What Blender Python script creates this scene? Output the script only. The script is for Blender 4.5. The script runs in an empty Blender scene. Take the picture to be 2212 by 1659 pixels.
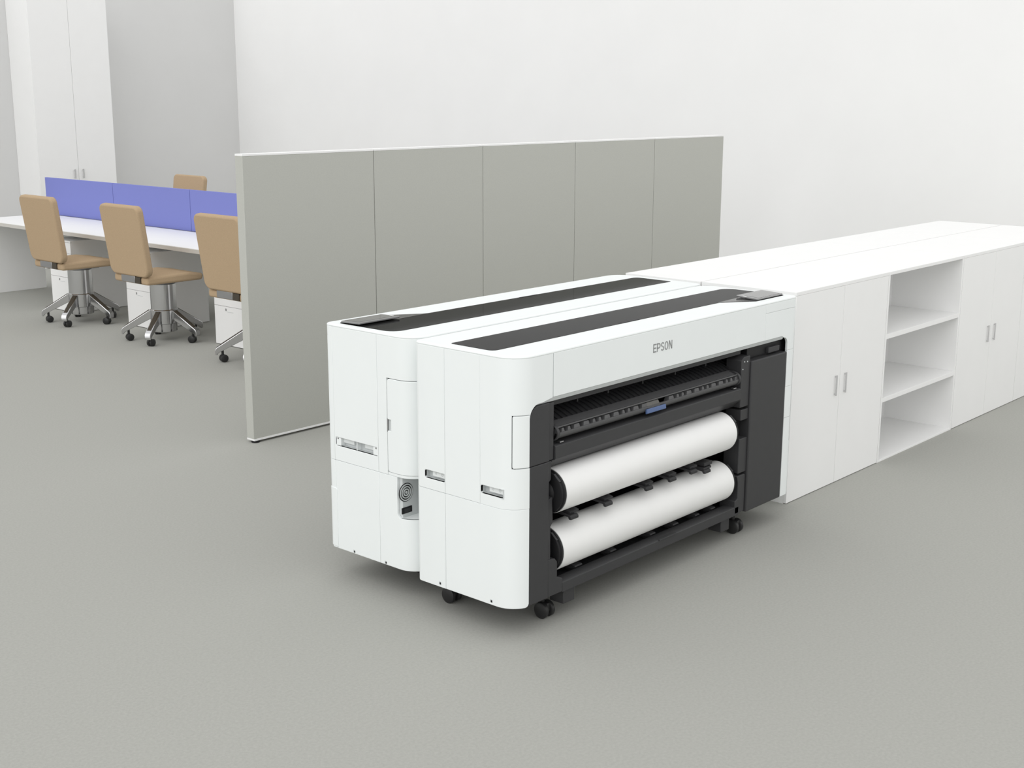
import bpy, bmesh, math, random
from mathutils import Vector, Matrix
PI = math.pi
random.seed(7)
SC = bpy.context.scene
COL = SC.collection

# ------------------------------------------------------------------ materials
def lin(c):
    c /= 255.0
    return c / 12.92 if c <= 0.04045 else ((c + 0.055) / 1.055) ** 2.4

def mat(name, rgb, rough=0.5, metal=0.0, spec=0.5, var=0.0, scale=40.0, bump=0.0, bump_scale=400.0, is_lin=False, ior=1.45):
    m = bpy.data.materials.new(name); m.use_nodes = True
    nt = m.node_tree; b = nt.nodes['Principled BSDF']
    col = rgb if is_lin else tuple(lin(c) for c in rgb)
    b.inputs['Base Color'].default_value = (*col, 1)
    b.inputs['Roughness'].default_value = rough
    b.inputs['Metallic'].default_value = metal
    b.inputs['Specular IOR Level'].default_value = spec
    b.inputs['IOR'].default_value = ior
    tc = nt.nodes.new('ShaderNodeTexCoord')
    if var > 0:
        n = nt.nodes.new('ShaderNodeTexNoise'); n.inputs['Scale'].default_value = scale; n.inputs['Detail'].default_value = 4
        nt.links.new(tc.outputs['Object'], n.inputs['Vector'])
        mr = nt.nodes.new('ShaderNodeMapRange')
        mr.inputs['From Min'].default_value = 0.3; mr.inputs['From Max'].default_value = 0.7
        mr.inputs['To Min'].default_value = 1 - var; mr.inputs['To Max'].default_value = 1 + var
        nt.links.new(n.outputs['Fac'], mr.inputs['Value'])
        mx = nt.nodes.new('ShaderNodeMix'); mx.data_type = 'RGBA'; mx.blend_type = 'MULTIPLY'
        mx.inputs[0].default_value = 1.0
        mx.inputs[6].default_value = (*col, 1)
        nt.links.new(mr.outputs['Result'], mx.inputs[7])
        nt.links.new(mx.outputs[2], b.inputs['Base Color'])
    if bump > 0:
        n2 = nt.nodes.new('ShaderNodeTexNoise'); n2.inputs['Scale'].default_value = bump_scale; n2.inputs['Detail'].default_value = 2
        nt.links.new(tc.outputs['Object'], n2.inputs['Vector'])
        bp = nt.nodes.new('ShaderNodeBump'); bp.inputs['Strength'].default_value = bump; bp.inputs['Distance'].default_value = 0.002
        nt.links.new(n2.outputs['Fac'], bp.inputs['Height']); nt.links.new(bp.outputs['Normal'], b.inputs['Normal'])
    return m

M = dict(
    floor=mat('grey_carpet', (0.393, 0.394, 0.367), 0.9, spec=0.1, var=0.05, scale=90, bump=0.25, bump_scale=260, is_lin=True),
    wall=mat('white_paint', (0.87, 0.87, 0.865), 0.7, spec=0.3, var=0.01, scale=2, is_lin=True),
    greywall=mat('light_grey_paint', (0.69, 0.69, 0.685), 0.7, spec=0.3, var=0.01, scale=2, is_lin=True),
    white=mat('white_laminate', (0.885, 0.885, 0.88), 0.5, spec=0.4, var=0.006, scale=6, is_lin=True),
    pwhite=mat('white_printer_plastic', (0.848, 0.880, 0.877), 0.45, spec=0.4, var=0.006, scale=8, is_lin=True),
    pgrey=mat('pale_grey_plastic', (0.62, 0.645, 0.645), 0.5, spec=0.4, var=0.01, scale=8, is_lin=True),
    dark=mat('charcoal_plastic', (0.041, 0.041, 0.043), 0.5, spec=0.45, var=0.03, scale=30, bump=0.05, bump_scale=900, is_lin=True),
    guide=mat('satin_charcoal_plastic', (0.085, 0.085, 0.087), 0.4, spec=0.5, var=0.02, scale=30, is_lin=True),
    dark2=mat('dark_charcoal_plastic', (0.030, 0.030, 0.032), 0.5, spec=0.4, var=0.03, scale=30, is_lin=True),
    black=mat('black_plastic', (0.012, 0.012, 0.013), 0.5, spec=0.35, var=0.02, scale=30, is_lin=True),
    glass=mat('smoked_lid_glass', (0.012, 0.012, 0.012), 0.06, spec=0.5, var=0.01, scale=8, is_lin=True, ior=1.06),
    glossy=mat('glossy_black_plastic', (0.015, 0.015, 0.015), 0.12, spec=0.5, var=0.02, scale=30, is_lin=True),
    plate=mat('grey_brown_plastic', (0.10, 0.097, 0.09), 0.4, var=0.02, scale=20, is_lin=True),
    panelgrey=mat('grey_panel_plastic', (0.24, 0.24, 0.24), 0.35, spec=0.5, var=0.01, scale=20, is_lin=True),
    screen=mat('grey_screen_glass', (0.17, 0.17, 0.17), 0.08, spec=0.5, var=0.01, scale=20, is_lin=True, ior=2.0),
    bezel=mat('glossy_grey_bezel', (0.20, 0.20, 0.20), 0.12, spec=0.5, var=0.01, scale=20, is_lin=True, ior=2.0),
    paper=mat('white_roll_paper', (0.86, 0.86, 0.85), 0.42, spec=0.4, var=0.008, scale=12, is_lin=True),
    blue=mat('blue_lever_plastic', (84, 104, 145), 0.45, var=0.02, scale=30),
    letter=mat('grey_letter_print', (0.29, 0.295, 0.295), 0.4, var=0.01, scale=30, is_lin=True),
    fabric=mat('grey_partition_fabric', (0.50, 0.505, 0.468), 0.95, spec=0.1, var=0.03, scale=160, bump=0.2, bump_scale=900, is_lin=True),
    seam=mat('dark_seam_rubber', (0.06, 0.06, 0.06), 0.8, spec=0.2, var=0.02, scale=20, is_lin=True),
    bluefab=mat('periwinkle_screen_fabric', (0.212, 0.237, 0.565), 0.85, spec=0.15, var=0.015, scale=120, is_lin=True),
    tan=mat('tan_upholstery', (0.47, 0.348, 0.225), 0.9, spec=0.15, var=0.05, scale=140, bump=0.25, bump_scale=500, is_lin=True),
    chrome=mat('polished_metal', (0.62, 0.62, 0.63), 0.16, metal=1.0, var=0.01, scale=10, is_lin=True),
    steel=mat('satin_steel', (0.45, 0.45, 0.46), 0.35, metal=1.0, var=0.02, scale=10, is_lin=True),
    brown=mat('dark_brown_plastic', (0.055, 0.045, 0.032), 0.5, var=0.03, scale=30, is_lin=True),
    handle=mat('grey_handle_metal', (0.50, 0.50, 0.50), 0.45, spec=0.5, var=0.02, scale=20, is_lin=True),
    wheel=mat('black_caster_plastic', (0.022, 0.022, 0.022), 0.45, var=0.02, scale=30, is_lin=True),
    deskedge=mat('beige_edge_band', (0.60, 0.58, 0.54), 0.6, var=0.01, scale=20, is_lin=True),
    led=mat('white_button_print', (0.85, 0.85, 0.85), 0.3, var=0.01, scale=30, is_lin=True),
)

# ------------------------------------------------------------------ object helpers
def link(name, me, m, parent=None, bevel=0.0, seg=2, smooth=35):
    me.materials.clear()
    me.materials.append(M[m] if isinstance(m, str) else m)
    if smooth:
        for p in me.polygons: p.use_smooth = True
        me.set_sharp_from_angle(angle=math.radians(smooth))
    o = bpy.data.objects.new(name, me); COL.objects.link(o)
    if parent is not None: o.parent = parent
    if bevel > 0:
        md = o.modifiers.new('bevel', 'BEVEL'); md.width = bevel; md.segments = seg
        md.limit_method = 'ANGLE'; md.angle_limit = math.radians(40); md.use_clamp_overlap = True
    return o

def tag(o, label, cat, group=None):
    o['label'] = label; o['category'] = cat
    if group: o['group'] = group
    return o

def structure(o):
    o['kind'] = 'structure'; return o

def thing(name, label, cat, loc=(0, 0, 0), rz=0, group=None):
    o = bpy.data.objects.new(name, None); COL.objects.link(o)
    o.empty_display_size = 0.1; o.location = loc; o.rotation_euler = (0, 0, rz)
    return tag(o, label, cat, group)

class MB:
    def __init__(self): self.bm = bmesh.new()
    def box(self, x0, x1, y0, y1, z0, z1):
        v = [self.bm.verts.new((x, y, z)) for z in (z0, z1) for y in (y0, y1) for x in (x0, x1)]
        for f in ((0, 2, 3, 1), (4, 5, 7, 6), (0, 1, 5, 4), (2, 6, 7, 3), (0, 4, 6, 2), (1, 3, 7, 5)):
            self.bm.faces.new([v[i] for i in f])
        return self
    def prism(self, poly, axis, a0, a1):
        # poly in the plane perpendicular to axis: x->(y,z), y->(x,z), z->(x,y)
        def P(p, a):
            return {'x': (a, p[0], p[1]), 'y': (p[0], a, p[1]), 'z': (p[0], p[1], a)}[axis]
        A = [self.bm.verts.new(P(p, a0)) for p in poly]; B = [self.bm.verts.new(P(p, a1)) for p in poly]
        n = len(poly)
        self.bm.faces.new(A); self.bm.faces.new(list(reversed(B)))
        for i in range(n): self.bm.faces.new([A[i], B[i], B[(i + 1) % n], A[(i + 1) % n]])
        return self
    def tube(self, p0, p1, r0, r1=None, n=24):
        r1 = r0 if r1 is None else r1
        p0 = Vector(p0); p1 = Vector(p1); d = (p1 - p0).normalized()
        a = d.orthogonal().normalized(); b = d.cross(a)
        A = []; B = []
        for i in range(n):
            t = 2 * PI * i / n; e = a * math.cos(t) + b * math.sin(t)
            A.append(self.bm.verts.new(p0 + e * r0)); B.append(self.bm.verts.new(p1 + e * r1))
        self.bm.faces.new(A); self.bm.faces.new(list(reversed(B)))
        for i in range(n): self.bm.faces.new([A[i], A[(i + 1) % n], B[(i + 1) % n], B[i]])
        return self
    def lathe(self, prof, origin, axis='x', n=48):
        # prof: list of (along, radius); closed ends
        o = Vector(origin); rings = []
        for a, r in prof:
            ring = []
            for i in range(n):
                t = 2 * PI * i / n; c, s = r * math.cos(t), r * math.sin(t)
                v = {'x': (a, c, s), 'y': (c, a, s), 'z': (c, s, a)}[axis]
                ring.append(self.bm.verts.new(o + Vector(v)))
            rings.append(ring)
        for A, B in zip(rings[:-1], rings[1:]):
            for i in range(n): self.bm.faces.new([A[i], A[(i + 1) % n], B[(i + 1) % n], B[i]])
        self.bm.faces.new(rings[0]); self.bm.faces.new(list(reversed(rings[-1])))
        return self
    def ring(self, origin, r0, r1, axis, a0, a1, n=40, t0=0.0, t1=2 * PI):
        # flat annulus (or a sector of one) with thickness
        o = Vector(origin); full = abs(t1 - t0 - 2 * PI) < 1e-6
        m = n if full else n + 1; R = []
        for i in range(m):
            t = t0 + (t1 - t0) * i / n; q = []
            for (r, a) in ((r0, a0), (r1, a0), (r1, a1), (r0, a1)):
                c, s = r * math.cos(t), r * math.sin(t)
                q.append(self.bm.verts.new(o + Vector({'x': (a, c, s), 'y': (c, a, s), 'z': (c, s, a)}[axis])))
            R.append(q)
        for i in range(n):
            A, B = R[i], R[(i + 1) % m]
            for k in range(4): self.bm.faces.new([A[k], A[(k + 1) % 4], B[(k + 1) % 4], B[k]])
        if not full:
            self.bm.faces.new(R[0]); self.bm.faces.new(list(reversed(R[-1])))
        return self
    def xf(self, mtx):
        bmesh.ops.transform(self.bm, matrix=mtx, verts=self.bm.verts); return self
    def mesh(self, name):
        bmesh.ops.recalc_face_normals(self.bm, faces=self.bm.faces)
        me = bpy.data.meshes.new(name); self.bm.to_mesh(me); self.bm.free(); return me
    def build(self, name, m, parent=None, bevel=0.0, seg=2, smooth=35):
        return link(name, self.mesh(name), m, parent, bevel, seg, smooth)

def rpoly(x0, x1, y0, y1, r=0.0, rs=None, n=8):
    # rounded rectangle; rs = radii at (x0y0, x1y0, x1y1, x0y1)
    rs = rs or (r, r, r, r); out = []
    for (cx, cy, sx, sy, a0), rr in zip(((x0, y0, 1, 1, PI), (x1, y0, -1, 1, 1.5 * PI), (x1, y1, -1, -1, 0), (x0, y1, 1, -1, .5 * PI)), rs):
        if rr <= 0: out.append((cx, cy)); continue
        for i in range(n + 1):
            t = a0 + .5 * PI * i / n
            out.append((cx + sx * rr + rr * math.cos(t), cy + sy * rr + rr * math.sin(t)))
    return out

def round_corners(pts, radii, n=6):
    out = []; N = len(pts)
    for i, p in enumerate(pts):
        r = radii[i]
        if r <= 0: out.append(tuple(p)); continue
        P = Vector(p); A = Vector(pts[i - 1]); B = Vector(pts[(i + 1) % N])
        a = (A - P).normalized(); b = (B - P).normalized()
        ang = a.angle(b); d = r / math.tan(ang / 2)
        d = min(d, (A - P).length * .49, (B - P).length * .49); rr = d * math.tan(ang / 2)
        c = P + (a + b).normalized() * (rr / math.sin(ang / 2))
        p0 = P + a * d - c; p1 = P + b * d - c
        a0 = math.atan2(p0.y, p0.x); a1 = math.atan2(p1.y, p1.x); da = a1 - a0
        while da > PI: da -= 2 * PI
        while da < -PI: da += 2 * PI
        for k in range(n + 1):
            t = a0 + da * k / n; out.append((c.x + rr * math.cos(t), c.y + rr * math.sin(t)))
    return out

def cut(o, mb):
    # subtract the mesh in mb from object o (applied at once)
    cm = mb.mesh('cutter'); c = bpy.data.objects.new('cutter', cm); COL.objects.link(c)
    mods = [(m.type, m.width, m.segments, m.angle_limit) for m in o.modifiers if m.type == 'BEVEL']
    o.modifiers.clear()
    md = o.modifiers.new('cut', 'BOOLEAN'); md.operation = 'DIFFERENCE'; md.object = c; md.solver = 'EXACT'
    par = o.parent; o.parent = None
    dg = bpy.context.evaluated_depsgraph_get(); dg.update()
    me = bpy.data.meshes.new_from_object(o.evaluated_get(dg))
    o.modifiers.clear(); o.parent = par
    mm = o.data.materials[0]; o.data = me
    me.materials.clear(); me.materials.append(mm)
    for p in me.polygons: p.use_smooth = True
    me.set_sharp_from_angle(angle=math.radians(35))
    for (t, w, s, a) in mods:
        b = o.modifiers.new('bevel', 'BEVEL'); b.width = w; b.segments = s; b.limit_method = 'ANGLE'; b.angle_limit = a
    bpy.data.objects.remove(c); return o

def dup_tree(root, loc, rz):
    r = root.copy(); COL.objects.link(r); r.location = loc; r.rotation_euler = (0, 0, rz)
    for ch in list(root.children):
        c = ch.copy(); COL.objects.link(c); c.parent = r
        for g in list(ch.children):
            d = g.copy(); COL.objects.link(d); d.parent = c
    return r

# ------------------------------------------------------------------ camera
R_ = Vector((0.6646215346214853, -0.7471754775688701, 0.002649799447614345))
U_ = Vector((0.16297789876409305, 0.14842997535676752, 0.9754008134761988))
F_ = Vector((0.7291888782968531, 0.6478405267774779, -0.22042284734767628))
cd = bpy.data.cameras.new('camera'); cam = bpy.data.objects.new('camera', cd); COL.objects.link(cam)
mw = Matrix.Identity(4)
for i in range(3):
    mw[i][0] = R_[i]; mw[i][1] = U_[i]; mw[i][2] = -F_[i]
mw[0][3], mw[1][3], mw[2][3] = -3.467526, -3.057751, 2.07999
cam.matrix_world = mw
cd.sensor_fit = 'HORIZONTAL'; cd.sensor_width = 36.0; cd.lens = 2774.93 / 2212 * 36.0
cd.clip_start = 0.05; cd.clip_end = 100
SC.camera = cam

# ------------------------------------------------------------------ the room
XW, YW, HW = 7.63, 11.9, 3.7
structure(MB().box(-9, XW + .15, -9, YW + .15, -.1, 0).build('floor', 'floor'))
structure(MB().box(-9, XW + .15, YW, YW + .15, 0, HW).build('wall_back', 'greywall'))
structure(MB().box(XW, XW + .15, -9, YW, 0, HW).build('wall_right', 'wall'))

# ------------------------------------------------------------------ the printer
W, D, ZT = 2.06, 0.545, 1.13
RB, RS = 0.10, 0.03
SEGS = [('L', (0, D - RS), (0, RB)), ('A', (RB, RB), RB, PI, 1.5 * PI), ('L', (RB, 0), (W - RS, 0)),
        ('A', (W - RS, RS), RS, 1.5 * PI, 2 * PI), ('L', (W, RS), (W, D - RB)), ('A', (W - RB, D - RB), RB, 0, .5 * PI),
        ('L', (W - RB, D), (RS, D)), ('A', (RS, D - RS), RS, .5 * PI, PI)]
def seg_len(s):
    return math.dist(s[1], s[2]) if s[0] == 'L' else s[2] * (s[4] - s[3])
STARTS = [0]
for s_ in SEGS: STARTS.append(STARTS[-1] + seg_len(s_))
TOT = STARTS[-1]
def pos(s, depth=0.0):
    s = s % TOT
    for k, sg in enumerate(SEGS):
        if s <= STARTS[k + 1] + 1e-9: break
    t = s - STARTS[k]
    if sg[0] == 'L':
        a = Vector(sg[1]); b = Vector(sg[2]); d = (b - a).normalized(); p = a + d * t; n = Vector((d.y, -d.x))
    else:
        an = sg[3] + t / sg[2]; n = Vector((math.cos(an), math.sin(an))); p = Vector(sg[1]) + n * sg[2]
    q = p - n * depth
    return q.x, q.y
BREAKS = []
for k, sg in enumerate(SEGS):
    if sg[0] == 'A':
        nn = 12 if sg[2] > .05 else 6
        BREAKS += [STARTS[k] + seg_len(sg) * i / nn for i in range(nn + 1)]
def sL(y): return (D - RS) - y
def sF(x): return STARTS[2] + x - RB
def sR(y): return STARTS[4] + y - RS
def sB(x): return STARTS[6] + (W - RB) - x
def arc1(fr): return STARTS[1] + fr * (STARTS[2] - STARTS[1])

def skin(poly, name, m, parent, depth=0.012, out=0.0, bevel=0.0015):
    """a cover panel: polygon in (distance round the footprint, height), wrapped round the body"""
    bm = bmesh.new()
    f = bm.faces.new([bm.verts.new((a, b, 0)) for a, b in poly])
    lo = min(a for a, b in poly); hi = max(a for a, b in poly)
    for bk in BREAKS:
        for off in (-TOT, 0, TOT):
            c = bk + off
            if lo + 1e-4 < c < hi - 1e-4:
                g = list(bm.verts) + list(bm.edges) + list(bm.faces)
                bmesh.ops.bisect_plane(bm, geom=g, plane_co=(c, 0, 0), plane_no=(1, 0, 0), dist=1e-6)
    ex = bmesh.ops.extrude_face_region(bm, geom=list(bm.faces))
    for v in ex['geom']:
        if isinstance(v, bmesh.types.BMVert): v.co.z = -1
    for v in bm.verts:
        x, y = pos(v.co.x, depth if v.co.z < -.5 else -out)
        v.co = Vector((x, y, v.co.y))
    bmesh.ops.recalc_face_normals(bm, faces=bm.faces)
    me = bpy.data.meshes.new(name); bm.to_mesh(me); bm.free()
    return link(name, me, m, parent, bevel, 2, 35)

G = 0.0005
ZM, ZB, ZU = 0.533, 0.131, 1.1190
SC_ = STARTS[4] - .014   # seam in the small right-hand corner
pr = thing('large_format_printer', 'white wide format printer in front, facing the camera with two loaded paper rolls', 'printer', (0, 0, 0), 0, 'back to back wide format printers')

# chassis: dark core behind the covers
c = MB()
c.box(.03, .222, .035, .50, .14, 1.10)
c.box(1.662, 2.026, .035, .44, .14, 1.10)
c.box(.222, 1.662, .36, .52, .20, 1.10)
c.box(.222, 1.662, .05, .36, .99, 1.10)
c.box(.06, 2.0, .06, .50, .112, .14)
c.build('chassis', 'black', pr)

# white covers, left side
pA = skin([(-.046, ZM + G), (sL(.376) - G, ZM + G), (sL(.376) - G, ZU), (-.046, ZU)], 'side_cover', 'pwhite', pr)
pB = skin([(sL(.376) + G, ZM + G), (sL(.186) - G, ZM + G), (sL(.186) - G, ZU), (sL(.376) + G, ZU)], 'side_cover', 'pwhite', pr)
ja = sL(.037); fr = sF(.079)
pC = skin([(sL(.186) + G, ZM + G), (fr, ZM + G), (fr, .694), (ja, .694), (ja, .903), (fr, .903), ] +
          [(fr + .05 - .05 * math.cos(t * PI / 16), .888 + .05 * math.sin(t * PI / 16)) for t in range(0, 9)] +
          [(sF(.150), .938), (sF(.212) - .0022, .9485), (sF(.212) - .0022, ZU), (sL(.186) + G, ZU)], 'corner_cover', 'pwhite', pr)
pD = skin(round_corners([(-.046, ZB), (sL(.376) - G, ZB), (sL(.376) - G, ZM - G), (-.046, ZM - G)], (.03, 0, 0, 0)), 'lower_side_cover', 'pwhite', pr)
pE = skin(round_corners([(sL(.376) + G, ZB), (fr, ZB), (fr, ZM - G), (sL(.376) + G, ZM - G)], (0, .018, 0, 0)), 'lower_side_cover', 'pwhite', pr)
door = skin(round_corners([(ja + .0025, .6965), (fr, .6965), (fr, .9005), (ja + .0025, .9005)], (.006, 0, 0, .006)), 'access_door', 'pwhite', pr, bevel=.002)

# front covers
fc = skin([(sF(.212) + .0022, .9485), (sF(1.766) - G, .9485), (sF(1.766) - G, ZU), (sF(.212) + .0022, ZU)], 'front_cover', 'pwhite', pr)
skin([(sF(1.766) + G, 1.0775 + G), (SC_, 1.0775 + G), (SC_, ZU), (sF(1.766) + G, ZU)], 'front_cover', 'pwhite', pr)
skin([(sF(1.766) + G, .9485), (sF(1.925), .9485), (sF(1.945), .9385)] +
     [(sF(1.945) + .034 * math.sin(t * PI / 16), .9385 - .034 + .034 * math.cos(t * PI / 16)) for t in range(1, 9)] +
     [(sF(1.979), .872 + G), (SC_, .872 + G), (SC_, 1.0775 - G), (sF(1.766) + G, 1.0775 - G)], 'front_cover', 'pwhite', pr)
for a, b in ((.69, .872), (ZM, .69), (ZB, ZM)):
    skin(round_corners([(sF(1.979), a + G), (SC_, a + G), (SC_, b - G), (sF(1.979), b - G)], (0, .012 if a == ZB else 0, 0, 0)), 'corner_cover', 'pwhite', pr)

# lip: the bevelled light band along the lower edge of the front cover
lp = [(.0008, .948), (.0105, .9305), (.03, .9305), (.03, .948)]
MB().prism(lp, 'x', .118, 1.945).build('cover_lip', 'pgrey', pr)

# white covers, right side and back (seen on the printer behind)
skin([(SC_ + .0012, ZM + G), (sR(.048), ZM + G), (sR(.048), ZU), (SC_ + .0012, ZU)], 'side_cover', 'pwhite', pr)
skin([(SC_ + .0012, ZB), (sR(.048), ZB), (sR(.048), ZM - G), (SC_ + .0012, ZM - G)], 'lower_side_cover', 'pwhite', pr)
pF = skin([(sR(.048) + .0012, ZM + G), (sR(.325) - G, ZM + G), (sR(.325) - G, ZU), (sR(.048) + .0012, ZU)], 'side_cover', 'pwhite', pr)
dj = sR(.381)
sE = sB(1.90)
pG = skin([(sR(.325) + G, ZM + G), (dj, ZM + G), (dj, .946), (sE, .946), (sE, ZU), (sR(.325) + G, ZU)], 'side_cover', 'pwhite', pr)
rd = skin(round_corners([(dj + .0025, .546), (sE, .546), (sE, .9435), (dj + .0025, .9435)], (.014, 0, 0, .014)), 'access_door', 'pwhite', pr, bevel=.002)
MB().box(W - .004, W + .0006, .3815, .386, .718, .776).build('door_latch', 'panelgrey', rd, .001)
cut(rd, MB().box(W - .008, W + .01, .37, .405, .723, .771))
MB().box(W - .0085, W - .006, .384, .4045, .7235, .7705).build('latch_recess', 'pgrey', rd)
skin([(sR(.048) + .0012, ZB), (sR(.325) - G, ZB), (sR(.325) - G, ZM - G), (sR(.048) + .0012, ZM - G)], 'lower_side_cover', 'pwhite', pr)
sN = sR(.435)
pH = skin(round_corners([(sR(.325) + G, ZB), (sE, ZB), (sE, .357), (sN, .357), (sN, ZM - G), (sR(.325) + G, ZM - G)], (0, 0, 0, .02, 0, 0)), 'lower_side_cover', 'pwhite', pr)
skin(round_corners([(sR(.003), ZB + .008), (sR(.056), ZB + .008), (sR(.056), .406), (sR(.003), .406)], (0, 0, .01, 0)), 'corner_cover', 'pwhite', pr, depth=.004, out=.0022, bevel=.0008)
skin([(sE + .001, ZB + .01), (sB(.0315), ZB + .01), (sB(.0315), ZU), (sE + .001, ZU)], 'back_cover', 'pwhite', pr)

# connector recess with fan grille and power socket
rc = MB()
rc.box(1.86, 2.0475, .434, .455, .352, .5318)
rc.build('connector_panel', 'pgrey', pr)
rf = MB()
fl = [pos(sN + (sE - sN) * i / 14, .001) for i in range(15)]
rf.prism(fl + [(1.90, .452), (2.05, .452)], 'z', .345, .357)
rf.build('recess_floor', 'pwhite', pr)
fl2 = [pos(sR(.383) + (sE - sR(.383)) * i / 18, .001) for i in range(19)]
MB().prism(fl2 + [(1.90, .38), (2.045, .38)], 'z', .5340, .5452).build('recess_ceiling', 'pwhite', pr)
fx, fz, fy = 2.085 - .056, .465, .4553
gr = MB()
gr.tube((fx, fy - .001, fz), (fx, fy + .001, fz), .040, n=40)
gro = gr.build('fan_grille', 'black', pr)
for r0, r1 in ((.0, .006), (.011, .0165), (.0215, .0265), (.0315, .0365)):
    g2 = MB()
    if r0 == 0: g2.tube((fx, fy, fz), (fx, fy + .003, fz), r1, n=24)
    else: g2.ring((fx, fy, fz), r0, r1, 'y', 0, .003)
    g2.build('grille_ring', 'pgrey', gro)
s2 = MB(); s2.box(fx - .032, fx + .026, fy - .002, fy + .003, .374, .401)
so = s2.build('power_socket', 'black', pr, .002)
MB().box(fx - .02, fx + .014, fy + .002, fy + .0045, .379, .396).build('socket_insert', 'dark2', so, .001)

# grip recesses
def grip(panel, x, inward, y0, y1, z0, z1, two=False):
    d = .030
    xa, xb = (x - .02, x + d) if inward > 0 else (x - d, x + .02)
    cut(panel, MB().prism(rpoly(y0, y1, z0, z1, .005), 'x', xa, xb))
    t = .0015; g = MB()
    def bx(a, b, *k):
        a, b = x + inward * a, x + inward * b
        g.box(min(a, b), max(a, b), *k)
    bx(d - t, d, y0 - t, y1 + t, z0 - t, z1 + t)
    bx(.001, d, y0 - t, y0, z0 - t, z1 + t); bx(.001, d, y1, y1 + t, z0 - t, z1 + t)
    bx(.001, d, y0, y1, z0 - t, z0); bx(.001, d, y0, y1, z1, z1 + t)
    o = g.build('grip_recess', 'pgrey', pr)
    k = MB()
    def kx(a, b, *q):
        a, b = x + inward * a, x + inward * b
        k.box(min(a, b), max(a, b), *q)
    if not two:
        kx(.012, d - t, y0 + .004, y0 + (y1 - y0) * .70, z0 + .010, z1 - .001)
        k.build('grip_block', 'pwhite', o, .001)
        for fy_, r_ in ((.22, .006), (.53, .005)):
            h = MB(); yy = y0 + (y1 - y0) * fy_
            h.ring((0, yy, (z0 + z1) / 2 + .006), r_ * .55, r_, 'x', *sorted((x + inward * .0115, x + inward * .0135)), n=16)
            h.build('screw_boss', 'pgrey', o)
    else:
        ym = (y0 + y1) / 2
        kx(.003, d - t, ym - .002, ym + .002, z0, z1)
        kx(.003, d - t, y0 + .001, y0 + .03, z0 + .001, z1 - .001); kx(.003, d - t, y1 - .03, y1 - .001, z0 + .001, z1 - .001)
        kx(.018, d - t, ym + .034, y1 - .03, z0 + .014, z1 - .001); kx(.018, d - t, y0 + .03, ym - .034, z0 + .014, z1 - .001)
        k.build('grip_block', 'pwhite', o, .001)
        for yy in (y0 + .012, y1 - .012):
            q = MB(); aa = sorted((x + inward * .0024, x + inward * .004))
            q.box(aa[0], aa[1], yy - .004, yy + .004, z1 - .009, z1 - .003); q.build('clip_slot', 'panelgrey', o)
grip(pA, 0, 1, .3785, .4895, .5775, .6115)
grip(pC, 0, 1, .068, .1825, .5775, .6115)
grip(pF, W, -1, .056, .3195, .600, .638, True)
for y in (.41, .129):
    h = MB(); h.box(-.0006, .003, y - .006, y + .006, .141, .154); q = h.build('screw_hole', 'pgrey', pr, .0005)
    MB().box(-.0012, .002, y - .006, y + .001, .1415, .1505).build('hole_shade_plug', 'black', q)  # black plug stands in for the shade inside the screw hole
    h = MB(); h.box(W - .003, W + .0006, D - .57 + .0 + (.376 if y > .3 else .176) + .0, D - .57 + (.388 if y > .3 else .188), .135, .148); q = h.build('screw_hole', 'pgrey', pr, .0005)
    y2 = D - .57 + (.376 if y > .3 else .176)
    MB().box(W - .002, W + .0012, y2 + .005, y2 + .012, .1355, .1445).build('hole_shade_plug', 'black', q)  # hole shade put in as a black plug, right side

# top cover slab
tp = [pos(TOT * i / 400) for i in range(400)]
tpp = []
for k, sg in enumerate(SEGS):
    nn = 1 if sg[0] == 'L' else (14 if sg[2] > .05 else 8)
    for i in range(nn): tpp.append(pos(STARTS[k] + seg_len(sg) * i / nn, -.0008))
MB().prism(tpp, 'z', ZU - .0025, ZT).build('top_cover', 'pwhite', pr, .007, 3)

# smoked lid on top, with the raised control panel
lid_poly = round_corners([(.048, .388), (.048, .162), (1.612, .162), (1.765, .056), (2.03, .056), (2.022, .388)],
                         (.012, .03, .02, .02, .02, .06))
lid = MB().prism(lid_poly, 'z', ZT - .004, ZT + .0012).build('lid_window', 'glass', pr)
MB().prism(rpoly(.86, .99, .1635, .174, .002), 'z', ZT, ZT + .0022).build('lid_grip', 'black', lid)
MB().prism([(1.60, .1655), (1.64, .150), (1.768, .0605), (1.80, .062), (1.815, .178)], 'z', ZT, ZT + .0017).build('panel_well', 'glossy', lid)
cp = MB().prism(rpoly(1.786, 2.022, .062, .182, .008), 'z', 0, .008)
TL = Matrix.Translation((0, .062, ZT + .001)) @ Matrix.Rotation(math.radians(2.5), 4, 'X') @ Matrix.Translation((0, -.062, 0))
cp.xf(TL); cpo = cp.build('control_panel', 'bezel', pr, .002)
MB().prism(rpoly(1.812, 2.006, .071, .160, .003), 'z', .008, .0088).xf(TL).build('touchscreen', 'screen', cpo)
MB().prism(rpoly(1.792, 1.804, .130, .150, .003), 'z', .008, .009).xf(TL).build('home_button', 'led', cpo)

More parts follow.
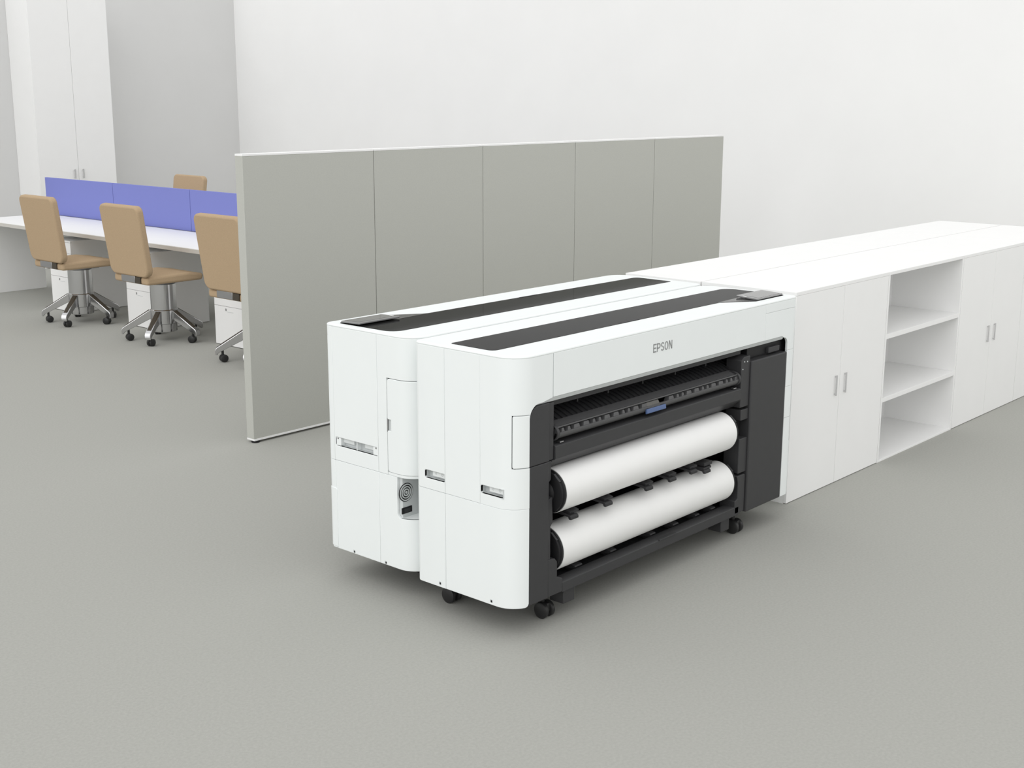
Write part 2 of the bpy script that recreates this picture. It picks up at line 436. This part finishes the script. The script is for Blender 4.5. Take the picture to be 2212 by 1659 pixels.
# lettering on the front cover
def lettering(s, x0, x1, z0, z1, y):
    # strokes drawn in a 0..1 box per letter
    T = .17
    def bar(a, b, w=T):
        a = Vector(a); b = Vector(b); d = (b - a).normalized(); n = Vector((-d.y, d.x)) * w / 2
        return [tuple(a + n), tuple(a - n), tuple(b - n), tuple(b + n)]
    def arcb(cx, cy, rx, ry, a0, a1, w=T, n=14):
        out = []; inn = []
        for i in range(n + 1):
            t = math.radians(a0 + (a1 - a0) * i / n)
            out.append((cx + (rx) * math.cos(t), cy + (ry) * math.sin(t)))
            inn.append((cx + (rx - w * 1.1) * math.cos(t), cy + (ry - w * .8) * math.sin(t)))
        return [[out[i], out[i + 1], inn[i + 1], inn[i]] for i in range(n)]
    L = {}
    L['E'] = [bar((.09, 0), (.09, 1)), bar((0, .07), (.86, .07), .14), bar((0, .5), (.8, .5), .14), bar((0, .93), (.86, .93), .14)]
    L['P'] = [bar((.09, 0), (.09, 1)), bar((0, .93), (.55, .93), .14), bar((0, .43), (.55, .43), .14)] + arcb(.52, .68, .42, .32, -90, 90)
    L['S'] = arcb(.47, .73, .43, .27, 20, 180) + arcb(.47, .73, .43, .27, 180, 262) + arcb(.47, .27, .43, .27, -160, 82)
    L['O'] = arcb(.5, .5, .5, .52, 0, 360, n=30)
    L['N'] = [bar((.09, 0), (.09, 1)), bar((.83, 0), (.83, 1)), bar((.12, .97), (.80, .03), .19)]
    wid = {'E': .86, 'P': .92, 'S': .9, 'O': 1.05, 'N': .95}
    tot = sum(wid[ch] for ch in s) + .16 * (len(s) - 1)
    k = (x1 - x0) / tot; x = x0; b = MB()
    for ch in s:
        for q in L[ch]:
            b.prism([(x + px * k * wid[ch] / max(wid[ch], .001), z0 + pz * (z1 - z0)) for px, pz in q], 'y', y - .0012, y + .001)
        x += (wid[ch] + .16) * k
    return b.build('logo_lettering', 'letter', fc, smooth=0)
lettering('EPSON', .862, 1.000, 1.0245, 1.061, 0.0)

# dark left post
def post(z0, z1, top):
    r = (0, 0, 0, .048) if top else (0, 0, 0, 0)
    return rpoly(.0815, .195, z0, z1, rs=r)
MB().prism(post(.6965, .929, True), 'y', .002, .09).build('post_cover', 'dark', pr, .003)
MB().prism(post(ZB + .004, .6945, False), 'y', .002, .09).build('post_cover', 'dark', pr, .003)
MB().prism([(.195, .697), (.2265, .697), (.2265, .925), (.195, .925)], 'y', .008, .09).build('post_flange', 'dark', pr, .002)
MB().prism([(.195, .535), (.222, .545), (.2265, .44), (.213, .425), (.213, .26), (.195, .26)], 'y', .008, .06).build('post_flange', 'dark', pr, .002)
MB().prism([(.195, .605), (.213, .617), (.213, .693), (.195, .693)], 'y', .008, .06).build('post_flange', 'dark', pr, .002)
MB().prism([(.195, ZB + .004), (.286, ZB + .004), (.286, .192), (.252, .205), (.252, .272), (.238, .287), (.195, .293)], 'y', .004, .07).build('roll_bracket', 'dark', pr, .003)

# right post and ink cover
MB().prism([(1.578, .655), (1.652, .655), (1.652, .895), (1.60, .895), (1.578, .88)], 'y', .006, .09).build('post_cover', 'dark', pr, .003)
MB().prism(rpoly(1.588, 1.652, .592, .643, .003), 'y', .006, .09).build('post_cover', 'dark', pr, .002)
MB().box(1.592, 1.652, .045, .09, .505, .592).build('lock_window', 'black', pr, .002)
MB().prism(rpoly(1.585, 1.654, .334, .503, .004), 'y', .006, .09).build('post_cover', 'dark', pr, .003)
MB().prism(round_corners([(1.567, ZB + .008), (1.648, ZB + .008), (1.648, .324), (1.576, .324), (1.588, .286), (1.588, .21), (1.567, .203)], (0, 0, .01, 0, .004, .004, 0)), 'y', .004, .09).build('roll_bracket', 'dark', pr, .003)
MB().prism([(1.654, ZB), (1.973, ZB), (1.973, .868), (1.654, .868)], 'y', -.004, .09).build('ink_cover', 'dark', pr, .006, 3)
ik = MB().prism(rpoly(1.66, 1.972, .874, .925, rs=(0, 0, .03, 0)), 'y', .03, .09).build('ink_cover_grip', 'black', pr, .002)
MB().prism(rpoly(1.83, 1.93, .877, .905, .003), 'y', .014, .04).build('release_tab', 'dark', ik, .003)
for x, z in ((1.601, .872), (1.626, .870), (1.588, .838)):
    MB().tube((x, .0055, z), (x, .0062 - .002, z), .0032, n=12).build('status_light', 'pgrey', pr)

# deep bay: back plates, paper guide, shelf
by = MB()
by.prism([(.345, .915), (.10, .845), (.05, .822), (.05, .812), (.35, .88)], 'x', .224, 1.66)
for i in range(44):
    x = .25 + i * .0322
    by.prism([(.335, .9135), (.10, .8465), (.06, .828), (.06, .832), (.10, .850), (.335, .9165)], 'x', x, x + .006)
by.build('output_guide', 'dark2', pr)
rl = MB()
rl.box(.224, 1.60, .028, .06, .905, .936)
rl.build('cover_rail', 'dark2', pr, .002)
for x in (.42, .62, .86, 1.10, 1.34):
    MB().box(x, x + .008, .05, .075, .885, .925).build('rail_hook', 'black', pr)
MB().box(.224, 1.66, .30, .34, .88, .99).build('upper_back_plate', 'dark2', pr)
# curved guide bar with fins
gd = MB()
prof = []
for i in range(11):
    t = math.radians(100 + 150 * i / 10)
    prof.append((.040 + .040 * math.cos(t), .797 + .026 * math.sin(t)))
shell = [(-.001 + .003 * 0, .796)] 
lowp = [(.001, .798)] + [(.040 + .040 * math.cos(math.radians(a)), .797 + .032 * math.sin(math.radians(a))) for a in range(185, 275, 10)] + [(.06, .765), (.06, .772), (.04, .772), (.012, .79), (.009, .798)]
gd.prism(lowp, 'x', .236, 1.560)
gd.tube((.236, .012, .818), (1.560, .012, .818), .0032, n=10)
gd.prism([(.02, .820), (.06, .832), (.06, .826), (.02, .814)], 'x', .236, 1.56)
gdo = gd.build('guide_bar', 'guide', pr)
for x in (.236, 1.548):
    MB().prism([(.040 + .046 * math.cos(math.radians(a)), .797 + .036 * math.sin(math.radians(a))) for a in range(0, 360, 15)], 'x', x, x + .014).build('guide_end_cap', 'dark', gdo, .002)
fx_ = []
x = .258; k = 0; pat = (.038, .038, .060, .060)
while x < 1.545:
    if not (.79 < x < .965): fx_.append((x, pat[k % 4]))
    x += pat[k % 4]; k += 1
for x, w in fx_:
    wide = .010 if w < .05 else .030
    # light fin: triangular wedge between two dark notches
    a, b = x + .020, x + .020 + wide
    fins = MB()
    P = [(a - .010, .003, .789), (b + .004, .003, .789), (b, .009, .812), (a, .009, .812), (a - .010, .030, .789), (b + .004, .030, .789), (b, .030, .812), (a, .030, .812)]
    v = [fins.bm.verts.new(q) for q in P]
    for f in ((0, 1, 2, 3), (4, 7, 6, 5), (0, 4, 5, 1), (3, 2, 6, 7), (0, 3, 7, 4), (1, 5, 6, 2)): fins.bm.faces.new([v[i] for i in f])
    fins.build('guide_fin', 'guide', gdo)
MB().prism(round_corners([(-.008, .770), (.004, .766), (.006, .786), (-.005, .790)], (.003, .002, .002, .003)), 'x', .824, .960).build('release_lever', 'blue', gdo, .002)
MB().prism([(.0, .790), (.012, .812), (.02, .812), (.01, .788)], 'x', .838, .925).build('lever_plate', 'plate', gdo)
# shelf panel
MB().prism([(.0, .699), (.0, .748), (.006, .752), (.09, .752), (.09, .690), (.008, .690)], 'x', .230, 1.572).build('shelf_panel', 'dark', pr, .0015)
MB().prism([(.004, .695), (.045, .655), (.06, .655), (.06, .695)], 'x', .216, 1.582).build('shelf_underside', 'dark', pr, .002)
MB().box(.224, 1.66, .09, .36, .70, .745).build('shelf_back', 'black', pr)
for x in (.262, 1.515):
    MB().box(x, x + .022, .004, .02, .756, .761).build('latch_pin', 'steel', pr, .001)
# support bar between the rolls with hanging guides
MB().box(.224, 1.60, .16, .36, .41, .452).build('roll_support', 'black', pr)
for x, z in ((.326, .430), (.552, .430), (.838, .430), (1.013, .430), (1.177, .429), (1.287, .407)):
    t = MB()
    t.prism([(-.003, z - .005), (.008, z - .005), (.012, z + .002), (.012, z + .012), (.004, z + .012), (-.003, z + .006)], 'x', x, x + .049)
    t.prism([(.010, z + .002), (.010, z + .011), (.17, z + .030), (.17, z + .018)], 'x', x + .004, x + .044)
    t.prism([(.016, z + .012), (.014, z + .022), (.06, z + .032), (.16, z + .034), (.16, z + .02)], 'x', x + .016, x + .072)
    if x > 1.28:
        t.box(x + .0, x + .062, .004, .05, z + .012, z + .022); t.box(x + .01, x + .076, .008, .06, z + .026, z + .042)
    t.build('roll_guide', 'dark2', pr, .0015)
# base beam, tray, low guides, feet
MB().prism([(.004, ZB), (.004, .172), (.010, .176), (.06, .176), (.06, ZB)], 'x', .286, 1.60).build('base_beam', 'dark', pr, .0015)
MB().prism([(.06, .128), (.06, .168), (.10, .158), (.36, .172), (.36, .128)], 'x', .222, 1.66).build('base_tray', 'dark2', pr, .001)
MB().box(.95, 1.08, -.001, .02, .172, .177).build('beam_lip', 'dark', pr, .001)
for xa, xb in ((.431, .479), (.671, .711), (.959, .999), (1.136, 1.177), (1.313, 1.347), (1.444, 1.480)):
    t = MB()
    t.prism([(.055, .183), (.060, .188), (.12, .196), (.12, .165), (.07, .172)], 'x', xa, xb)
    t.box(xa + .005, xb - .005, .07, .13, .16, .19)
    t.build('roll_guide', 'dark', pr, .0015)
for x in (.322, 1.49):
    MB().prism([(x, .062), (x + .072, .062), (x + .072, ZB + .002), (x + .012, ZB + .002), (x, .105)], 'y', .028, .10).build('foot', 'dark', pr, .003)
    MB().prism([(x, .062), (x + .072, .062), (x + .072, ZB + .002), (x + .012, ZB + .002), (x, .105)], 'y', .42, .49).build('foot', 'dark', pr, .003)
for cx, cy in ((.285, .096), (1.693, .078), (.150, .490), (1.70, .490)):
    ca = MB()
    ca.tube((cx, cy + .012, .05), (cx, cy + .012, .118), .011, n=16)
    ca.box(cx - .009, cx + .009, cy - .022, cy + .03, .030, .066)
    co = ca.build('caster', 'wheel', pr, .003)
    for a, b in ((-.030, -.009), (.009, .030)):
        MB().lathe([(a, .028), (a + .004, .034), (b - .004, .034), (b, .028)], (cx, cy, .034), 'x', 32).build('wheel', 'wheel', co)

# the second printer: the same machine turned round
pr2 = dup_tree(pr, (2.085, 1.115, 0), PI)
pr2['label'] = 'second white printer behind the front one, turned away, with power socket and fan grille showing'

# ------------------------------------------------------------------ paper rolls
def paper_roll(xl, xr, y, z, r, label):
    t = thing('paper_roll', label, 'paper roll', ((xl + xr) / 2, y, z), 0, 'paper rolls in the front printer')
    h = (xr - xl) / 2
    MB().lathe([(-h, r * .6), (-h, r), (h, r), (h, r * .6)], (0, 0, 0), 'x', 96).build('paper', 'paper', t)
    for s in (-1, 1):
        f = MB()
        pf = [(0, r * .97), (.010, r * .985), (.012, r * .93), (.022, r * .93), (.024, r * .88), (.026, r * .5), (.034, r * .42), (.042, r * .25)]
        f.lathe([(s * (h + a), rr) for a, rr in pf], (0, 0, 0), 'x', 64)
        o = f.build('roll_flange', 'black', t)
        for q in range(3):
            an = math.radians(40 + 120 * q)
            k = MB(); k.box(*sorted((s * (h + .012), s * (h + .0235))), -.020, .020, r * .925, r * .955)
            k.xf(Matrix.Rotation(an, 4, 'X')); k.build('flange_rib', 'dark', o, .001)
        e = MB(); e.tube((s * (h + .026), 0, 0), (s * (h + .055), 0, 0), .016, n=20); e.build('spindle_end', 'black', o)
        e = MB(); e.ring((0, 0, 0), r * .70, r * .86, 'x', *sorted((s * (h + .024), s * (h + .029))), n=40, t0=math.radians(20), t1=math.radians(80)); e.build('lock_lever', 'blue', o)
    return t
paper_roll(.262, 1.497, .058, .5515, .0925, 'white paper roll loaded in the printer, upper of the two')
paper_roll(.280, 1.533, .087, .2985, .0955, 'white paper roll loaded in the printer, lower one above the base tray')

# ------------------------------------------------------------------ low cabinets
CX0, CP = 2.247, 1.034
HC = 1.1115
def bar_handle(x, y, z0, z1, parent, s=-1, ax='x'):
    h = MB()
    h.box(x - .0042, x + .0042, *sorted((y + s * .014, y + s * .007)), z0, z1)
    h.box(x - .0035, x + .0035, *sorted((y + s * .008, y)), z0 + .004, z0 + .012)
    h.box(x - .0035, x + .0035, *sorted((y + s * .008, y)), z1 - .012, z1 - .004)
    return h.build('handle', 'handle', parent, .0015)
def cabinet(x0, x1, yf, yb, label, group, kind, front=-1, shelves=((.725, .753), (.355, .382))):
    """low storage unit; yf is the front, yb the back; front=-1 faces the camera side"""
    t = thing('storage_cabinet', label, 'cabinet', ((x0 + x1) / 2, (yf + yb) / 2, 0), 0, group)
    w = (x1 - x0) / 2 - .002; d = abs(yb - yf) / 2
    s = front; F = s * d; B = -s * d
    def yb_(a, b): return sorted((a, b))
    dt = .018 if kind == 'door' else 0
    MB().box(-w, w, *yb_(F - s * dt if 0 else F, B), HC - .0185, HC).build('top', 'white', t, .001)
    for e in (-1, 1):
        MB().box(*sorted((e * w, e * (w - .018))), *yb_(F - s * dt, B), 0, HC - .0187).build('side_panel', 'white', t, .001)
    MB().box(-w + .018, w - .018, *yb_(F - s * dt, B), 0, .012).build('bottom', 'white', t, .001)
    yback = F - s * .45
    MB().box(-w + .018, w - .018, *yb_(yback, yback - s * .012), .012, HC - .019).build('back_panel', 'white', t)
    if kind == 'shelf':
        for a, b in shelves:
            MB().box(-w + .0185, w - .0185, *yb_(F - s * .002, yback), a, b).build('shelf', 'white', t, .001)
    else:
        for e in (-1, 1):
            xa, xb = sorted((e * .0015, e * (w - .0005)))
            dr = MB().box(xa, xb, *yb_(F, F - s * .0175), .004, HC - .0193).build('door', 'white', t, .001)
            bar_handle(e * .053, F, .502, .614, dr, s)
    return t
gf = 'low white cabinets beside the printers'
cabinet(CX0, CX0 + CP, .114, .679, 'white two-door low cabinet right beside the front printer, with bar handles', gf, 'door')
cabinet(CX0 + CP, CX0 + 2 * CP, .114, .679, 'open white low shelf unit with three compartments', gf, 'shelf')
cabinet(CX0 + 2 * CP, CX0 + 3 * CP, .114, .679, 'white low cabinet immediately to the right of the open shelf unit', gf, 'door')
cabinet(CX0 + 3 * CP, CX0 + 4 * CP, .114, .679, 'farthest white low cabinet of the front row, only its top showing', gf, 'door')
bl = ['white low cabinet of the back row, its top adjoining the rear printer',
      'white low cabinet of the back row, behind the cabinet with two door handles',
      'white low cabinet of the back row, third from the printers',
      'farthest white low cabinet of the back row, by the right wall']
for k in range(4):
    cabinet(CX0 + k * CP, CX0 + (k + 1) * CP, 1.180, .687, bl[k], 'low white cabinets in the back row', 'door', 1)

# ------------------------------------------------------------------ partition
PX0, PP, PY0, PY1 = 1.1302, 1.0246, 3.1215, 3.193
pl = ['grey fabric partition panel at the left end, its edge and foot exposed',
      'second grey partition panel from the left, behind the rear printer',
      'middle grey fabric partition panel of the row of five',
      'fourth grey partition panel from the left, behind the low cabinets',
      'grey fabric partition panel at the far right end, near the right wall']
def make_partition(k):
    x0 = PX0 + k * PP
    t = thing('partition_panel', pl[k], 'partition', (x0, PY0, 0), 0, 'grey office partition panels in a row')
    a = 0 if k == 0 else .0025; w = PP - .0025; y = PY1 - PY0
    MB().box(a, w, .001, y - .001, .026, 1.7225).build('fabric_panel', 'fabric', t, .002)
    MB().box(a, w, 0, y, 1.7225, 1.7345).build('top_cap', 'white', t, .001)
    MB().box(a, w, -.002, y, .014, .026).build('bottom_rail', 'white', t, .001)
    MB().box(w - .006, w + .003, .008, y - .008, .03, 1.715).build('joint_strip', 'seam', t)
    for fx in ((.028,) if k == 0 else ()) + (PP - .03,):
        MB().tube((fx, y / 2 - .012, 0), (fx, y / 2 - .012, .0145), .026, n=28).build('foot', 'black', t)
    return t
for k in range(5): make_partition(k)

# ------------------------------------------------------------------ desk row, screens, pedestals
DX0, DX1, DYA, DYB = 2.859, 4.485, 4.70, 10.06
dk = thing('bench_desk', 'long white double bench desk with blue screens along its middle', 'desk', ((DX0 + DX1) / 2, DYA, 0))
hx = (DX1 - DX0) / 2; ly = DYB - DYA
for e in (-1, 1):
    MB().box(*sorted((e * hx, e * .022)), 0, ly, .752, .7915).build('desktop', 'white', dk, .001)
    MB().box(*sorted((e * (hx + .0012), e * (hx - .003))), 0, ly, .7525, .786).build('edge_band', 'deskedge', dk)
for y in (.02, ly - .05):
    for e in (-1, 1):
        MB().box(*sorted((e * (hx - .06), e * .10)), y, y + .03, 0, .752).build('leg_panel', 'white', dk, .001)
MB().box(-.02, .02, .06, ly - .06, .735, .775).build('center_rail', 'steel', dk)

sy = [4.70, 6.04, 7.38, 8.72, 10.06]
sl = ['blue desk screen at the near end, hidden behind the partition',
      'blue desk screen visible above the right-hand tan chair, next to the partition',
      'blue desk screen behind the middle tan chair, between two seams',
      'leftmost blue desk screen, in front of the tall white cabinet']
for k in range(4):
    o = MB().box(-.014, .014, .003, sy[k + 1] - sy[k] - .003, 0, .3935).build('desk_screen', 'bluefab', None, .002)
    o.location = (3.686, sy[k], .7915)
    tag(o, sl[k], 'desk screen', 'blue screens along the bench desk')

def pedestal():
    t = thing('drawer_pedestal', 'white', 'drawer pedestal', (0, 0, 0), 0, 'white drawer pedestals under the desk')
    MB().box(.018, .60, -.2015, .2015, .004, .694).build('body', 'white', t, .001)
    for z0, z1 in ((.006, .334), (.337, .569), (.572, .676), (.679, .694)):
        dr = MB().box(0, .0178, -.2015, .2015, z0, z1).build('drawer' if z1 < .69 else 'top_rail', 'white', t, .001)
        if z0 < .01:
            MB().box(-.002, .002, .033, .048, .298, .318).build('lock', 'panelgrey', dr, .001)
            MB().box(-.0015, .002, -.06, .025, .290, .294).build('drawer_pull', 'pgrey', dr)
    return t
pd = pedestal(); pd.location = (2.889, 7.098, 0)
pd['label'] = 'white drawer pedestal under the desk, behind the middle tan chair'
p2 = dup_tree(pd, (2.889, 5.756, 0), 0); p2['label'] = 'white drawer pedestal beside the partition, behind the right-hand tan chair'
p3 = dup_tree(pd, (2.889, 8.440, 0), 0); p3['label'] = 'leftmost white drawer pedestal, under the desk behind the leftmost tan chair'

# ------------------------------------------------------------------ office chairs
def make_chair():
    t = thing('office_chair', 'chair', 'chair', (0, 0, 0), 0, 'tan office chairs')
    # seat: cushion rising slightly at the back
    sp = round_corners([(-.305, .524), (.235, .522), (.255, .575), (.10, .598), (-.305, .588)], (.02, .025, .025, .1, .02))
    sb = MB()
    sb.prism(sp, 'y', -.25, .25)
    sb.build('seat', 'tan', t, .022, 3, 50)
    # backrest: tapered upright slab, leaning back
    o2 = rpoly(-.288, .288, 0, .595, rs=(.07, .07, .055, .055), n=8)
    bb = MB().prism([(a * (1 - .03 * (1 - b / .595)), b) for a, b in o2], 'x', 0, .062)
    lean = math.atan2(.078, .585)
    bb.xf(Matrix.Translation((-.325, -.018, .588)) @ Matrix.Rotation(-lean, 4, 'Y'))
    bb.build('backrest', 'tan', t, .016, 3, 50)
    br = MB(); br.prism([(-.318, .534), (-.20, .526), (-.20, .556), (-.30, .592), (-.318, .592)], 'y', -.08, .12)
    bro = br.build('back_bracket', 'steel', t, .004)
    MB().box(-.316, -.29, -.16, -.08, .532, .588).build('bracket_cover', 'brown', bro, .003)
    MB().box(-.14, .14, -.11, .11, .50, .53).build('seat_plate', 'steel', t, .004)
    cb = MB(); cb.lathe([(.078, .095), (.085, .105), (.20, .108), (.49, .108), (.50, .10)], (0, 0, 0), 'z', 48)
    cb.build('column', 'chrome', t)
    hb = MB(); hb.lathe([(.150, .110), (.155, .116), (.268, .116), (.274, .110)], (0, 0, 0), 'z', 48)
    hb.build('hub', 'chrome', t)
    for k in range(5):
        an = math.radians(141 + 72 * k)
        Rm = Matrix.Rotation(an, 4, 'Z')
        lg = MB()
        A = [(.100, .195), (.100, .262), (.118, .266), (.352, .118), (.362, .100), (.360, .062), (.345, .060), (.335, .078)]
        lg.prism(A, 'y', -.026, .026); lg.xf(Rm)
        lo = lg.build('leg', 'chrome', t, .004)
        iv = MB(); iv.prism([(.125, .2615), (.127, .2655), (.325, .1395), (.324, .134)], 'y', -.017, .017); iv.xf(Rm)
        iv.build('leg_inlay', 'brown', lo)
        cs = MB()
        cs.tube((.305, 0, .035), (.305, 0, .11), .010, n=12); cs.box(.297, .313, -.006, .006, .02, .06)
        for e in (-1, 1):
            cs.lathe([(e * .002, .026), (e * .004, .031), (e * .023, .031), (e * .028, .023)], (.297, 0, .031), 'y', 24)
        cs.xf(Matrix.Translation((.305 * math.cos(an), .305 * math.sin(an), 0)) @ Matrix.Rotation(an + math.radians((25, -15, 10, 30, 0)[k]), 4, 'Z') @ Matrix.Translation((-.305, 0, 0)))
        cs.build('caster', 'wheel', lo)
    return t
ch = make_chair(); ch.location = (2.70, 6.425, 0)
ch['label'] = 'middle one of the three tan chairs on the near side of the white desk'
c2 = dup_tree(ch, (2.70, 7.767, 0), 0); c2['label'] = 'leftmost tan office chair, its back in front of the far end of the desk'
c3 = dup_tree(ch, (2.70, 5.083, 0), 0); c3['label'] = 'tan office chair half hidden by the end of the grey partition'
c4 = dup_tree(ch, (4.63, 9.27, 0), PI); c4['label'] = 'tan office chair on the far side, only its back top above the blue screens'

# ------------------------------------------------------------------ tall cabinet by the back wall
tc = thing('tall_cabinet', 'tall white two-door cabinet standing against the grey back wall', 'cabinet', (4.853, 11.40, 0))
MB().box(-.512, .512, .02, YW - 11.40 - .002, 0, 3.2).build('body', 'white', tc, .001)
for e in (-1, 1):
    dr = MB().box(*sorted((e * .0018, e * .512)), 0, .0195, .004, 3.196).build('door', 'white', tc, .001)
    h = MB(); h.box(e * .056 - .007, e * .056 + .007, -.024, -.014, 1.062, 1.172); h.box(e * .056 - .006, e * .056 + .006, -.015, 0, 1.068, 1.08); h.box(e * .056 - .006, e * .056 + .006, -.015, 0, 1.154, 1.166)
    h.build('handle', 'handle', dr)

# ------------------------------------------------------------------ light
wd = bpy.data.worlds.new('world'); SC.world = wd; wd.use_nodes = True
wt = wd.node_tree; bg = wt.nodes['Background']; bg.inputs['Strength'].default_value = 1.0
wtc = wt.nodes.new('ShaderNodeTexCoord'); wsx = wt.nodes.new('ShaderNodeSeparateXYZ'); wrp = wt.nodes.new('ShaderNodeValToRGB')
wt.links.new(wtc.outputs['Generated'], wsx.inputs[0]); wt.links.new(wsx.outputs['Z'], wrp.inputs['Fac']); wt.links.new(wrp.outputs['Color'], bg.inputs['Color'])
wrp.color_ramp.elements[0].position = 0.0; wrp.color_ramp.elements[0].color = (1.16, 1.16, 1.15, 1)
wrp.color_ramp.elements[1].position = 1.0; wrp.color_ramp.elements[1].color = (0.93, 0.93, 0.925, 1)
sd = bpy.data.lights.new('sun', 'SUN'); sd.energy = 0.9; sd.angle = math.radians(60); sd.color = (1, 1, 1)
so_ = bpy.data.objects.new('sun', sd); COL.objects.link(so_)
dirv = Vector((0.73, 0.20, -0.65)).normalized()
so_.rotation_euler = dirv.to_track_quat('-Z', 'Y').to_euler()
so_.location = (-4, -1, 6)

SC.view_settings.view_transform = 'Standard'; SC.view_settings.look = 'None'
SC.view_settings.gamma = 1.0; SC.view_settings.use_curve_mapping = False
SC.view_settings.exposure = 0.0
